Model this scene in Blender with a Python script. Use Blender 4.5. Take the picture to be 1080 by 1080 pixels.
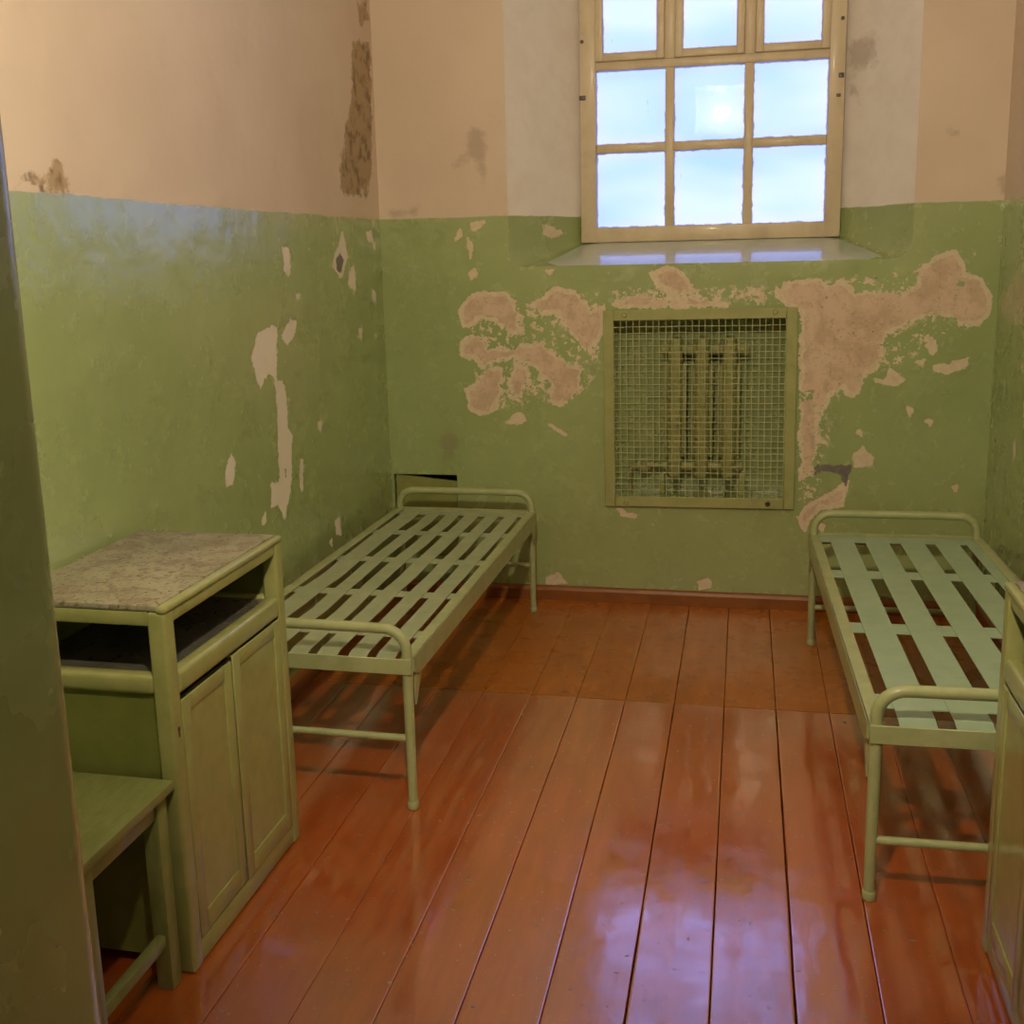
import bpy, bmesh, math, random
import numpy as np
from mathutils import Vector, Matrix

random.seed(7)
scene = bpy.context.scene
for o in list(bpy.data.objects):
    bpy.data.objects.remove(o)
COL = scene.collection

# ------------------------------------------------------------------ camera
FPX, YAW, PITCH, ROLL, CY, EYE = 1137.2, 0.2139, 0.1947, -0.0238, 492.85, 1.70
def camera_axes():
    cy, sy, cp, sp, cr, sr = (math.cos(YAW), math.sin(YAW), math.cos(PITCH), math.sin(PITCH), math.cos(ROLL), math.sin(ROLL))
    fwd = Vector((-sy, cy, 0)); right = Vector((cy, sy, 0)); up = Vector((0, 0, 1))
    f2 = fwd * cp - up * sp; u2 = up * cp + fwd * sp
    return right * cr + u2 * sr, u2 * cr - right * sr, f2
r3, u3, f3 = camera_axes()
cam_data = bpy.data.cameras.new('camera')
cam = bpy.data.objects.new('camera', cam_data)
COL.objects.link(cam)
cam_data.sensor_fit = 'HORIZONTAL'; cam_data.sensor_width = 36.0
cam_data.lens = FPX / 1080 * 36.0
cam_data.shift_y = -(540 - CY) / 1080
cam_data.clip_start = 0.02
M = Matrix.Identity(4)
for i in range(3):
    M[i][0] = r3[i]; M[i][1] = u3[i]; M[i][2] = -f3[i]
M[2][3] = EYE
cam.matrix_world = M
scene.camera = cam

# ------------------------------------------------------------------ sky, light, exposure
SKY_STRENGTH = 1.0
LAMP_STRENGTH = 2550.0
LAMP_COLOR = (1.0, 0.82, 0.53)
LAMP_POS = (-0.24, 0.795, 2.90)
ADDED_NICHE = (-0.46, -0.02, 2.70, 3.12)   # unseen recess added around the lamp; its lip cuts steep light
scene.view_settings.view_transform = 'Standard'
scene.view_settings.look = 'None'
scene.view_settings.gamma = 1.0
scene.view_settings.use_curve_mapping = False
scene.view_settings.exposure = 0.0

world = bpy.data.worlds.new('sky'); scene.world = world
world.use_nodes = True
wt = world.node_tree; wt.nodes.clear()
w_out = wt.nodes.new('ShaderNodeOutputWorld'); w_bg = wt.nodes.new('ShaderNodeBackground')
w_tc = wt.nodes.new('ShaderNodeTexCoord'); w_map = wt.nodes.new('ShaderNodeMapping')
w_map.inputs['Scale'].default_value = (5.0, 5.0, 16.0)
w_noise = wt.nodes.new('ShaderNodeTexNoise'); w_noise.inputs['Scale'].default_value = 1.0; w_noise.inputs['Detail'].default_value = 2.0
w_ramp = wt.nodes.new('ShaderNodeValToRGB')
w_ramp.color_ramp.elements[0].position = 0.38; w_ramp.color_ramp.elements[0].color = (0.62, 0.92, 2.4, 1)
w_ramp.color_ramp.elements[1].position = 0.62; w_ramp.color_ramp.elements[1].color = (0.94, 1.12, 2.6, 1)
wt.links.new(w_tc.outputs['Generated'], w_map.inputs['Vector'])
wt.links.new(w_map.outputs['Vector'], w_noise.inputs['Vector'])
wt.links.new(w_noise.outputs['Fac'], w_ramp.inputs['Fac'])
wt.links.new(w_ramp.outputs['Color'], w_bg.inputs['Color'])
w_bg.inputs['Strength'].default_value = SKY_STRENGTH
wt.links.new(w_bg.outputs['Background'], w_out.inputs['Surface'])

# ------------------------------------------------------------------ room dimensions (metres)
XL, XR, YB, YF, ZC = -1.736, 1.083, 5.107, 0.90, 4.05
GREEN = 1.88                      # height of the green dado
YW = 5.50                         # plane of the window
REC = (-1.10, 0.718, 1.642)       # window recess at the wall face: left, right, sill front height
WIN = (-0.805, 0.438, 1.748, 3.72)  # top raised out of view to let in more daylight
NICHE = (-0.605, 0.205, 0.535, 1.388)
HATCH = (-1.722, -1.392, 0.20, 0.625)
YD0 = 0.30                        # outer face of the doorway wall
DOOR = (-0.66, 0.38, 2.05)

# peeled paint outlines measured on the walls: back wall (x, z), left wall (y, z)
BP=[[(-1.354,1.444),(-1.308,1.502),(-1.237,1.529),(-1.116,1.524),(-1.075,1.474),(-1.059,1.407),(-1.052,1.34),(-1.113,1.332),(-1.181,1.391),(-1.241,1.409),(-1.304,1.359),(-1.339,1.359)],
 [(-0.998,1.456),(-0.877,1.545),(-0.777,1.519),(-0.711,1.436),(-0.644,1.46),(-0.645,1.353),(-0.713,1.237),(-0.746,1.237),(-0.796,1.304),(-0.846,1.379),(-0.871,1.421),(-0.964,1.422)],
 [(-1.361,1.223),(-1.341,1.291),(-1.279,1.325),(-1.227,1.299),(-1.21,1.256),(-1.123,1.256),(-1.053,1.272),(-0.95,1.28),(-0.866,1.221),(-0.815,1.179),(-0.756,1.162),(-0.757,1.069),(-0.809,1.001),(-0.869,0.975),(-0.921,1),(-0.902,1.068),(-0.953,1.119),(-0.987,1.162),(-1.09,1.205),(-1.248,1.171),(-1.282,1.209)],
 [(-1.34,1.059),(-1.286,1.076),(-1.267,1.119),(-1.213,1.162),(-1.143,1.162),(-1.147,1.016),(-1.219,0.938),(-1.273,0.929),(-1.317,0.963),(-1.324,1.015)],
 [(-1.118,1.094),(-1.081,1.188),(-1.013,1.154),(-1.014,1.085),(-1.059,1.017),(-1.103,1.008)],
 [(-0.43,1.602),(-0.35,1.628),(-0.285,1.607),(-0.22,1.518),(-0.3,1.495),(-0.398,1.545)],
 [(-0.611,1.459),(-0.512,1.507),(-0.414,1.489),(-0.188,1.485),(-0.076,1.46),(-0.076,1.441),(-0.578,1.442)],
 [(-0.045,1.491),(0.033,1.522),(0.096,1.505),(0.089,1.45),(0.034,1.474),(-0.029,1.459)],
 [(-1.132,0.895),(-1.069,0.947),(-1.027,0.905),(-1.08,0.89)],
 [(-0.948,0.105),(-0.891,0.134),(-0.847,0.085),(-0.943,0.081)],
 [(-0.199,0.118),(-0.148,0.137),(-0.136,0.094),(-0.19,0.077)],
 [(-0.591,0.481),(-0.539,0.447),(-0.488,0.443),(-0.514,0.43),(-0.565,0.441)],
 [(-0.922,0.888),(-0.828,0.837),(-0.837,0.825)],
 [(-1.296,1.61),(-1.269,1.635),(-1.256,1.61),(-1.279,1.585)],
 [(-0.927,1.623),(-0.885,1.625),(-0.902,1.603)],
 [(0.142,1.492),(0.184,1.548),(0.283,1.558),(0.331,1.564),(0.357,1.526),(0.429,1.552),(0.485,1.499),(0.599,1.503),(0.694,1.496),(0.74,1.526),(0.755,1.593),(0.805,1.64),(0.896,1.674),(0.934,1.613),(0.942,1.571),(1.007,1.551),(1.057,1.478),(1.055,1.405),(1.018,1.35),(0.931,1.344),(0.9,1.376),(0.818,1.389),(0.724,1.359),(0.631,1.31),(0.609,1.247),(0.612,1.184),(0.553,1.133),(0.514,1.043),(0.484,1.017),(0.446,1.068),(0.397,1.042),(0.368,0.977),(0.344,0.964),(0.347,0.846),(0.338,0.727),(0.315,0.66),(0.271,0.632),(0.258,0.898),(0.25,1.414),(0.174,1.46)],
 [(0.835,1.164),(0.899,1.177),(0.98,1.208),(0.976,1.17),(0.901,1.139),(0.841,1.145)],
 [(0.628,1.101),(0.65,1.152),(0.718,1.107),(0.677,1.082),(0.591,1.094),(0.567,1.107)],
 [(0.514,0.703),(0.5,0.743),(0.542,0.796),(0.587,0.744),(0.582,0.705)],
 [(0.263,0.456),(0.325,0.539),(0.412,0.581),(0.449,0.609),(0.485,0.636),(0.465,0.515),(0.364,0.499),(0.321,0.444),(0.297,0.389),(0.271,0.415)],
 [(0.78,1.308),(0.804,1.302),(0.848,1.246),(0.826,1.221),(0.789,1.246)],
 [(0.756,1.183),(0.791,1.196),(0.787,1.164)],
 [(0.353,0.431),(0.392,0.419),(0.374,0.384)],
 [(0.94,0.613),(0.958,0.627),(0.959,0.594)],
 [(0.286,0.572),(0.305,0.579),(0.297,0.538)],
 [(0.508,0.868),(0.532,0.881),(0.537,0.848)],
 [(0.73,0.98),(0.748,0.973),(0.743,0.941)],
 [(0.817,0.916),(0.838,0.916),(0.832,0.898)],
 [(0.971,1.673),(0.984,1.654),(0.972,1.651)],
 [(-0.964,1.839),(-0.922,1.831),(-0.865,1.836),(-0.894,1.803),(-0.93,1.77),(-0.958,1.784)],
 [(-1.297,1.611),(-1.267,1.638),(-1.264,1.596),(-1.29,1.589)],
 [(-1.365,1.781),(-1.335,1.822),(-1.331,1.794),(-1.356,1.769)],
 [(-1.299,1.779),(-1.278,1.737),(-1.29,1.688)],
 [(-1.282,1.848),(-1.216,1.86),(-1.239,1.833),(-1.268,1.82)],
 [(-0.932,1.617),(-0.889,1.624),(-0.897,1.603)]]
BH=[[(0.904,1.523),(0.92,1.547),(0.95,1.54),(0.946,1.51),(0.923,1.502)],
 [(0.891,1.437),(0.914,1.449),(0.926,1.433),(0.91,1.419)],
 [(0.26,1.042),(0.322,1.068),(0.317,1.003),(0.268,0.996)]]
BD=[[(0.331,0.74),(0.358,0.707),(0.495,0.71),(0.497,0.676),(0.474,0.609),(0.447,0.662),(0.396,0.675),(0.34,0.673)]]
BS=[[(-1.47,0.68),(-1.40,0.70),(-1.37,0.80),(-1.42,0.87),(-1.49,0.80)],
 [(-1.253,2.324),(-1.19,2.254),(-1.189,2.051),(-1.211,2.025),(-1.259,2.135),(-1.361,2.112),(-1.345,2.166),(-1.3,2.191)],
 [(-1.681,1.93),(-1.53,1.939),(-1.547,1.884),(-1.698,1.881)],
 [(0.435,2.637),(0.55,2.649),(0.576,2.494),(0.46,2.481)],
 [(0.461,2.442),(0.513,2.42),(0.504,2.35),(0.46,2.364)],
 [(0.84,2.201),(0.898,2.194),(0.888,2.156),(0.842,2.162)],
 [(1.051,1.965),(1.087,2.003),(1.101,1.904),(1.067,1.893)]]
LP=[[(3.619,1.37),(3.673,1.434),(3.806,1.456),(3.841,1.445),(3.805,1.251),(3.777,1.272),(3.746,1.293),(3.701,1.269),(3.668,1.232),(3.648,1.275),(3.618,1.336)],
 [(3.875,1.419),(3.928,1.439),(3.972,1.47),(4.03,1.463),(4,1.409),(3.935,1.383),(3.886,1.4)],
 [(3.795,1.246),(3.862,1.244),(3.887,1.173),(3.884,1.062),(3.914,1.019),(3.878,0.823),(3.8,0.714),(3.752,0.788),(3.689,0.785),(3.704,0.879),(3.763,0.854),(3.79,0.88),(3.783,0.943),(3.805,1.123)],
 [(3.938,1.745),(4.006,1.745),(4.009,1.666),(3.98,1.633),(3.949,1.667)],
 [(3.345,0.972),(3.398,1.051),(3.428,1.011),(3.392,0.94),(3.352,0.943)],
 [(4.446,1.672),(4.6,1.814),(4.644,1.711),(4.543,1.616),(4.498,1.645)],
 [(4.653,1.641),(4.718,1.668),(4.722,1.555),(4.633,1.586)],
 [(4.939,1.554),(4.996,1.537),(4.987,1.478),(4.947,1.517)],
 [(3.983,0.917),(4.007,0.906),(3.988,0.78),(3.969,0.804)],
 [(4.188,1.033),(4.233,1.03),(4.216,0.989),(4.184,1.007)],
 [(4.04,1.57),(4.08,1.56),(4.052,1.545)],
 [(3.611,0.749),(3.636,0.773),(3.632,0.744),(3.614,0.736)],
 [(4.317,0.573),(4.375,0.573),(4.383,0.498),(4.327,0.513)],
 [(4.909,1.811),(4.978,1.827),(4.995,1.783),(4.926,1.775)],
 [(4.739,1.382),(4.781,1.382),(4.774,1.333),(4.745,1.338)],
 [(4.952,1.337),(4.99,1.337),(4.973,1.317)],
 [(4.992,1.768),(5.02,1.768),(5.011,1.736)],
 [(4.994,1.871),(5.025,1.864),(5.011,1.835)],
 [(4.232,0.503),(4.269,0.5),(4.266,0.479)]]
LH=[[(3.824,0.904),(3.846,0.912),(3.848,0.868),(3.829,0.862)]]
LD=[[(4.494,1.692),(4.56,1.725),(4.594,1.698),(4.555,1.643),(4.509,1.644)]]
LS=[[(4.842,2.655),(5.086,2.706),(5.078,2.333),(5.027,2.127),(4.965,1.988),(4.764,1.971),(4.58,1.978),(4.598,2.096),(4.713,2.262),(4.82,2.511)],
 [(2.4,1.956),(2.464,1.917),(2.51,1.929),(2.57,1.965),(2.609,1.917),(2.605,1.893),(2.473,1.886),(2.389,1.891)],
 [(4.917,2.841),(5.069,2.873),(5.07,2.776),(4.973,2.726)]]

# ------------------------------------------------------------------ helpers: objects
def link(name, data, parent=None):
    o = bpy.data.objects.new(name, data); COL.objects.link(o)
    if parent is not None: o.parent = parent
    return o
def obj(name, bm, mat, parent=None, smooth=False):
    me = bpy.data.meshes.new(name)
    bmesh.ops.recalc_face_normals(bm, faces=bm.faces)
    bm.to_mesh(me); bm.free()
    me.materials.append(mat)
    if smooth:
        for p in me.polygons: p.use_smooth = True
        try: me.set_sharp_from_angle(angle=math.radians(38))
        except Exception: pass
    return link(name, me, parent)
def empty(name, loc=(0, 0, 0), rz=0.0):
    o = link(name, None); o.location = loc; o.rotation_euler = (0, 0, rz); o.empty_display_size = 0.1
    return o
def tag(o, label, cat, group=None):
    o['label'] = label; o['category'] = cat
    if group: o['group'] = group
    return o
def struct(o, label=None, cat=None):
    o['kind'] = 'structure'
    if label: o['label'] = label
    if cat: o['category'] = cat
    return o

# ------------------------------------------------------------------ helpers: shapes
def add_box(bm, x0, x1, y0, y1, z0, z1, bev=0.0, seg=2):
    t = bmesh.new()
    bmesh.ops.create_cube(t, size=1.0)
    for v in t.verts:
        v.co = Vector(((x0 + x1) / 2 + v.co.x * (x1 - x0), (y0 + y1) / 2 + v.co.y * (y1 - y0), (z0 + z1) / 2 + v.co.z * (z1 - z0)))
    if bev > 0:
        bmesh.ops.bevel(t, geom=list(t.edges), offset=bev, segments=seg, affect='EDGES', profile=0.5)
    merge(bm, t)
def merge(bm, t, mat=None):
    me = bpy.data.meshes.new('tmp'); t.to_mesh(me); t.free()
    if mat is not None: me.transform(mat)
    bm.from_mesh(me); bpy.data.meshes.remove(me)
def box(name, mat, parent, x0, x1, y0, y1, z0, z1, bev=0.0, seg=2, smooth=True):
    bm = bmesh.new(); add_box(bm, x0, x1, y0, y1, z0, z1, bev, seg)
    return obj(name, bm, mat, parent, smooth and bev > 0)
def add_tube(bm, pts, r, seg=12, cap=True):
    pts = [Vector(p) for p in pts]
    rings = []; prev = None
    for i, p in enumerate(pts):
        if i == 0: d = pts[1] - p
        elif i == len(pts) - 1: d = p - pts[i - 1]
        else: d = (pts[i + 1] - p).normalized() + (p - pts[i - 1]).normalized()
        d.normalize()
        if prev is None:
            a = Vector((0, 0, 1)) if abs(d.z) < 0.9 else Vector((1, 0, 0))
            u = d.cross(a).normalized()
        else:
            u = (prev - d * prev.dot(d)).normalized()
        prev = u; w = d.cross(u)
        rr = r[i] if isinstance(r, (list, tuple)) else r
        rings.append([bm.verts.new(p + (u * math.cos(2 * math.pi * k / seg) + w * math.sin(2 * math.pi * k / seg)) * rr) for k in range(seg)])
    for a, b in zip(rings, rings[1:]):
        for k in range(seg):
            bm.faces.new((a[k], a[(k + 1) % seg], b[(k + 1) % seg], b[k]))
    if cap:
        bm.faces.new(rings[0][::-1]); bm.faces.new(rings[-1])
def tube(name, mat, parent, pts, r, seg=12):
    bm = bmesh.new(); add_tube(bm, pts, r, seg); return obj(name, bm, mat, parent, True)
def add_prism(bm, pts, axis, a, b):
    """polygon pts (2D) extruded along axis from a to b"""
    def P(u, v, w):
        return {0: (w, u, v), 1: (u, w, v), 2: (u, v, w)}[axis]
    A = [bm.verts.new(P(u, v, a)) for u, v in pts]; B = [bm.verts.new(P(u, v, b)) for u, v in pts]
    n = len(pts)
    bm.faces.new(A); bm.faces.new(B[::-1])
    for i in range(n): bm.faces.new((A[i], B[i], B[(i + 1) % n], A[(i + 1) % n]))

# ------------------------------------------------------------------ helpers: materials
class NT:
    def __init__(s, name):
        s.mat = bpy.data.materials.new(name); s.mat.use_nodes = True
        s.t = s.mat.node_tree; s.t.nodes.clear()
        s.out = s.t.nodes.new('ShaderNodeOutputMaterial')
        s._tc = None
    def new(s, typ, **kw):
        n = s.t.nodes.new(typ)
        for k, v in kw.items(): setattr(n, k, v)
        return n
    def put(s, sock, v):
        if v is None: return
        if hasattr(v, 'is_output') or isinstance(v, bpy.types.NodeSocket): s.t.links.new(v, sock)
        elif isinstance(v, (tuple, list)) and len(v) == 3 and sock.type == 'RGBA': sock.default_value = (*v, 1)
        else: sock.default_value = v
    def coord(s, kind='Object'):
        if s._tc is None: s._tc = s.new('ShaderNodeTexCoord')
        return s._tc.outputs[kind]
    def mapping(s, vec, scale=(1, 1, 1), loc=(0, 0, 0)):
        n = s.new('ShaderNodeMapping'); s.put(n.inputs['Vector'], vec); n.inputs['Scale'].default_value = scale; n.inputs['Location'].default_value = loc
        return n.outputs['Vector']
    def noise(s, scale, detail=3, rough=0.55, vec=None, dist=0.0, dim='3D', w=0.0):
        n = s.new('ShaderNodeTexNoise', noise_dimensions=dim); s.put(n.inputs['Vector'], vec if vec is not None else s.coord())
        n.inputs['Scale'].default_value = scale; n.inputs['Detail'].default_value = detail
        n.inputs['Roughness'].default_value = rough; n.inputs['Distortion'].default_value = dist
        if dim == '4D': s.put(n.inputs['W'], w)
        return n.outputs['Fac']
    def m(s, op, a, b=0.0, c=None, clamp=False):
        n = s.new('ShaderNodeMath', operation=op, use_clamp=clamp); s.put(n.inputs[0], a); s.put(n.inputs[1], b)
        if c is not None: s.put(n.inputs[2], c)
        return n.outputs[0]
    def step(s, v, a, b, lo=0.0, hi=1.0):
        n = s.new('ShaderNodeMapRange', interpolation_type='SMOOTHSTEP')
        s.put(n.inputs['Value'], v); n.inputs['From Min'].default_value = a; n.inputs['From Max'].default_value = b
        n.inputs['To Min'].default_value = lo; n.inputs['To Max'].default_value = hi
        return n.outputs['Result']
    def mix(s, f, a, b):
        n = s.new('ShaderNodeMix', data_type='RGBA'); s.put(n.inputs['Factor'], f); s.put(n.inputs['A'] if False else n.inputs[6], a); s.put(n.inputs[7], b)
        return n.outputs[2]
    def attr(s, name):
        n = s.new('ShaderNodeAttribute', attribute_name=name); return n.outputs['Fac']
    def rand(s):
        return s.new('ShaderNodeObjectInfo').outputs['Random']
    def sep(s, vec):
        n = s.new('ShaderNodeSeparateXYZ'); s.put(n.inputs[0], vec); return n.outputs
    def bump(s, hgt, strength=0.3, dist=0.01, normal=None):
        n = s.new('ShaderNodeBump'); s.put(n.inputs['Height'], hgt); n.inputs['Strength'].default_value = strength; n.inputs['Distance'].default_value = dist
        if normal is not None: s.put(n.inputs['Normal'], normal)
        return n.outputs['Normal']
    def bsdf(s, color, rough=0.5, normal=None, coat_normal=None, metal=0.0, spec=0.5, coat=0.0, coat_rough=0.1, coat_ior=1.5):
        n = s.new('ShaderNodeBsdfPrincipled')
        s.put(n.inputs['Base Color'], color); s.put(n.inputs['Roughness'], rough); s.put(n.inputs['Metallic'], metal)
        s.put(n.inputs['Specular IOR Level'], spec); s.put(n.inputs['Coat Weight'], coat); s.put(n.inputs['Coat Roughness'], coat_rough); s.put(n.inputs['Coat IOR'], coat_ior)
        if normal is not None: s.put(n.inputs['Normal'], normal)
        if coat_normal is not None: s.put(n.inputs['Coat Normal'], coat_normal)
        s.t.links.new(n.outputs[0], s.out.inputs['Surface'])
        return s.mat

# ------------------------------------------------------------------ materials
C_GREEN_A, C_GREEN_B = (0.325, 0.415, 0.180), (0.365, 0.455, 0.205)
C_CREAM_A, C_CREAM_B = (0.67, 0.56, 0.475), (0.72, 0.615, 0.53)

def wall_material():
    s = NT('painted_plaster_wall')
    z = s.sep(s.coord())[2]
    # two-tone paint
    edge = s.m('ADD', z, s.m('MULTIPLY', s.m('SUBTRACT', s.noise(5, 3), 0.5), 0.02))
    green = s.step(edge, GREEN + 0.002, GREEN - 0.002)
    big = s.noise(1.6, 2, 0.6)
    mid = s.noise(9, 3, 0.6)
    cg = s.mix(s.step(big, 0.35, 0.65), C_GREEN_A, C_GREEN_B)
    cg = s.mix(s.m('MULTIPLY', s.step(mid, 0.55, 0.8), 0.16), cg, (0.20, 0.25, 0.09))
    fleck = s.step(s.noise(70, 2, 0.6), 0.84, 0.88)
    cg = s.mix(s.m('MULTIPLY', fleck, 0.2), cg, (0.45, 0.42, 0.28))
    cc = s.mix(s.step(big, 0.3, 0.7), C_CREAM_A, C_CREAM_B)
    cc = s.mix(s.m('MULTIPLY', s.step(mid, 0.58, 0.8), 0.12), cc, (0.45, 0.36, 0.27))
    cc = s.mix(s.attr('recess'), cc, s.mix(s.step(mid, 0.35, 0.7), (0.86, 0.83, 0.84), (0.82, 0.78, 0.78)))   # reveals coloured paler in place of window light
    col = s.mix(green, cc, cg)
    # stains and bared brown plaster on the cream part
    st = s.attr('stain'); sn = s.noise(14, 4, 0.68)
    stm = s.step(s.m('ADD', st, s.m('MULTIPLY', s.m('SUBTRACT', sn, 0.5), 0.17)), 0.025, 0.05)
    stm = s.m('MULTIPLY', stm, s.step(st, 0.001, 0.012))
    stc = s.mix(s.step(s.noise(15, 4, 0.6), 0.46, 0.66), (0.44, 0.33, 0.21), (0.22, 0.155, 0.09))
    faint = s.attr('faint')
    stm2 = s.m('MULTIPLY', s.step(s.m('ADD', faint, s.m('MULTIPLY', s.m('SUBTRACT', sn, 0.5), 0.11)), 0.02, 0.06), 0.42)
    stm2 = s.m('MULTIPLY', stm2, s.step(faint, 0.001, 0.015))
    col = s.mix(stm, col, stc)
    col = s.mix(stm2, col, (0.26, 0.19, 0.15))
    # peeled patches
    zone = s.attr('mottle')
    n1 = s.m('MULTIPLY', s.m('SUBTRACT', s.noise(24, 4, 0.68), 0.5), s.m('ADD', 0.045, s.m('MULTIPLY', zone, 0.10)))
    n2 = s.m('MULTIPLY', s.m('SUBTRACT', s.noise(150, 1, 0.6), 0.5), 0.010)
    pv = s.m('ADD', s.m('ADD', s.attr('peel'), n1), n2)
    peel = s.step(pv, 0.0295, 0.0310)
    deepn = s.m('MULTIPLY', s.m('SUBTRACT', s.noise(20, 3, 0.6), 0.5), 0.05)
    deep = s.m('MULTIPLY', s.step(s.m('ADD', s.m('ADD', s.attr('deep'), deepn), n2), 0.044, 0.050), peel)
    chipn = s.noise(30, 4, 0.7)
    remnant = s.m('MULTIPLY', s.step(chipn, 0.605, 0.625), s.m('MULTIPLY', zone, s.m('SUBTRACT', 1.0, deep)))
    peel = s.m('MULTIPLY', peel, s.m('SUBTRACT', 1.0, remnant))
    peel = s.m('MAXIMUM', peel, s.m('MULTIPLY', s.step(chipn, 0.450, 0.430), s.step(zone, 0.3, 0.7)))
    pc = s.mix(s.step(s.noise(45, 4, 0.65), 0.35, 0.7), (0.74, 0.65, 0.51), (0.66, 0.55, 0.41))
    dc = s.mix(s.step(s.noise(14, 3, 0.65), 0.38, 0.66), (0.70, 0.55, 0.44), (0.57, 0.43, 0.325))
    dc = s.mix(s.m('MULTIPLY', s.step(s.noise(60, 3, 0.7), 0.56, 0.68), 0.5), dc, (0.33, 0.24, 0.165))
    pc = s.mix(deep, pc, dc)
    white = s.attr('white')
    pc = s.mix(white, pc, (0.82, 0.76, 0.69))
    col = s.mix(peel, col, pc)
    dk = s.step(s.m('ADD', s.m('ADD', s.attr('dark'), n1), n2), 0.029, 0.032)
    col = s.mix(dk, col, s.mix(s.noise(40), (0.10, 0.09, 0.085), (0.28, 0.27, 0.25)))
    # gloss of the oil paint, matte lime wash above and matte plaster in the holes
    dull = s.m('MAXIMUM', s.m('MAXIMUM', peel, dk), s.m('SUBTRACT', 1.0, green))
    rg = s.m('ADD', 0.17, s.m('MULTIPLY', mid, 0.18))
    rough = s.m('ADD', s.m('MULTIPLY', rg, s.m('SUBTRACT', 1.0, dull)), s.m('MULTIPLY', dull, 0.72))
    # relief
    relief = s.m('ADD', s.m('MULTIPLY', s.noise(4.5, 3, 0.5), 1.0), s.m('MULTIPLY', s.noise(40, 2, 0.6), 0.012))
    nrm = s.bump(relief, 0.32, 0.03); wavy = nrm
    nrm = s.bump(s.m('SUBTRACT', 1.0, s.step(pv, 0.0285, 0.0315)), 0.6, 0.0025, nrm)
    nrm = s.bump(s.m('MULTIPLY', s.noise(80, 3, 0.7), s.m('MULTIPLY_ADD', s.m('ADD', s.attr('deep'), st), 9.0, 0.008)), 0.4, 0.005, nrm)
    return s.bsdf(col, rough, nrm, spec=0.5, coat=s.m('MULTIPLY', s.m('SUBTRACT', 1.0, dull), 0.8), coat_rough=rg, coat_ior=1.75, coat_normal=wavy)
M_WALL = wall_material()

def paint_material(name, a, b, chip=(0.13, 0.09, 0.05), chip_amt=0.735, rough=0.33, scale=14, coat=0.25, vec_scale=(1, 1, 1)):
    s = NT(name)
    v = s.mapping(s.coord(), vec_scale)
    n = s.noise(scale, 4, 0.6, v)
    col = s.mix(s.step(n, 0.3, 0.7), a, b)
    ch = s.step(s.noise(46, 5, 0.7), chip_amt, chip_amt + 0.02)
    col = s.mix(ch, col, chip)
    grime = s.m('MULTIPLY', s.step(s.noise(6, 5, 0.7), 0.5, 0.8), 0.35)
    col = s.mix(grime, col, tuple(c * 0.55 for c in a))
    r = s.m('ADD', rough - 0.06, s.m('MULTIPLY', s.noise(25, 3), 0.14))
    nrm = s.bump(s.m('ADD', s.noise(60, 4, 0.6), s.m('MULTIPLY', ch, -1.5)), 0.12, 0.004)
    return s.bsdf(col, r, nrm, coat=coat, coat_rough=0.10)
M_CAB = paint_material('olive_cabinet_paint', (0.30, 0.325, 0.115), (0.36, 0.375, 0.15), chip_amt=0.76, coat=0.6)
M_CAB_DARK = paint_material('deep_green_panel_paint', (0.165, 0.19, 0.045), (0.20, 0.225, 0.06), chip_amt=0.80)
M_STOOL = paint_material('stool_green_paint', (0.20, 0.235, 0.075), (0.26, 0.285, 0.115), chip=(0.40, 0.42, 0.27), chip_amt=0.70, vec_scale=(3, 1, 1))
M_BED = paint_material('bed_frame_paint', (0.35, 0.40, 0.20), (0.42, 0.46, 0.25), chip=(0.09, 0.07, 0.05), chip_amt=0.755, rough=0.38, coat=0.2)
M_SLAT_A = paint_material('slat_paint_worn', (0.33, 0.39, 0.25), (0.39, 0.44, 0.29), chip=(0.2, 0.19, 0.12), chip_amt=0.78, rough=0.42, coat=0.1)
M_SLAT_B = paint_material('slat_paint_fresh', (0.33, 0.46, 0.32), (0.37, 0.49, 0.35), chip=(0.2, 0.19, 0.12), chip_amt=0.82, rough=0.42, coat=0.1)
M_GRILLE = paint_material('grille_paint', (0.33, 0.36, 0.14), (0.39, 0.41, 0.18), chip=(0.10, 0.08, 0.05), chip_amt=0.77, rough=0.42, coat=0.0)
M_WIRE = paint_material('wire_paint', (0.46, 0.48, 0.26), (0.54, 0.55, 0.33), chip=(0.55, 0.53, 0.42), chip_amt=0.62, rough=0.45, coat=0.0)
M_RAD = paint_material('radiator_paint', (0.30, 0.33, 0.13), (0.36, 0.385, 0.17), chip_amt=0.76, rough=0.45, coat=0.0)
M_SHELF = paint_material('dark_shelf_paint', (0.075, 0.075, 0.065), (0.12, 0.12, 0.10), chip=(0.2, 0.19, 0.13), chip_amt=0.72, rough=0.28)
M_SKIRT = paint_material('skirting_brown_paint', (0.24, 0.080, 0.016), (0.29, 0.10, 0.022), chip=(0.33, 0.24, 0.15), chip_amt=0.74, rough=0.4, coat=0.05)
M_WINPAINT = paint_material('window_frame_paint', (0.61, 0.52, 0.38), (0.69, 0.60, 0.455), chip=(0.17, 0.12, 0.07), chip_amt=0.715, rough=0.4, scale=9, coat=0.05, vec_scale=(1, 1, 0.35))
M_SILL = paint_material('sill_paint', (0.50, 0.59, 0.54), (0.56, 0.64, 0.59), chip=(0.25, 0.27, 0.22), chip_amt=0.76, rough=0.32, coat=0.9)
M_HATCH = paint_material('hatch_paint', (0.25, 0.28, 0.09), (0.29, 0.31, 0.11), chip_amt=0.78, coat=0.0)
M_BOLT = paint_material('rusty_bolt', (0.06, 0.05, 0.04), (0.10, 0.08, 0.05), chip_amt=0.6)

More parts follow.
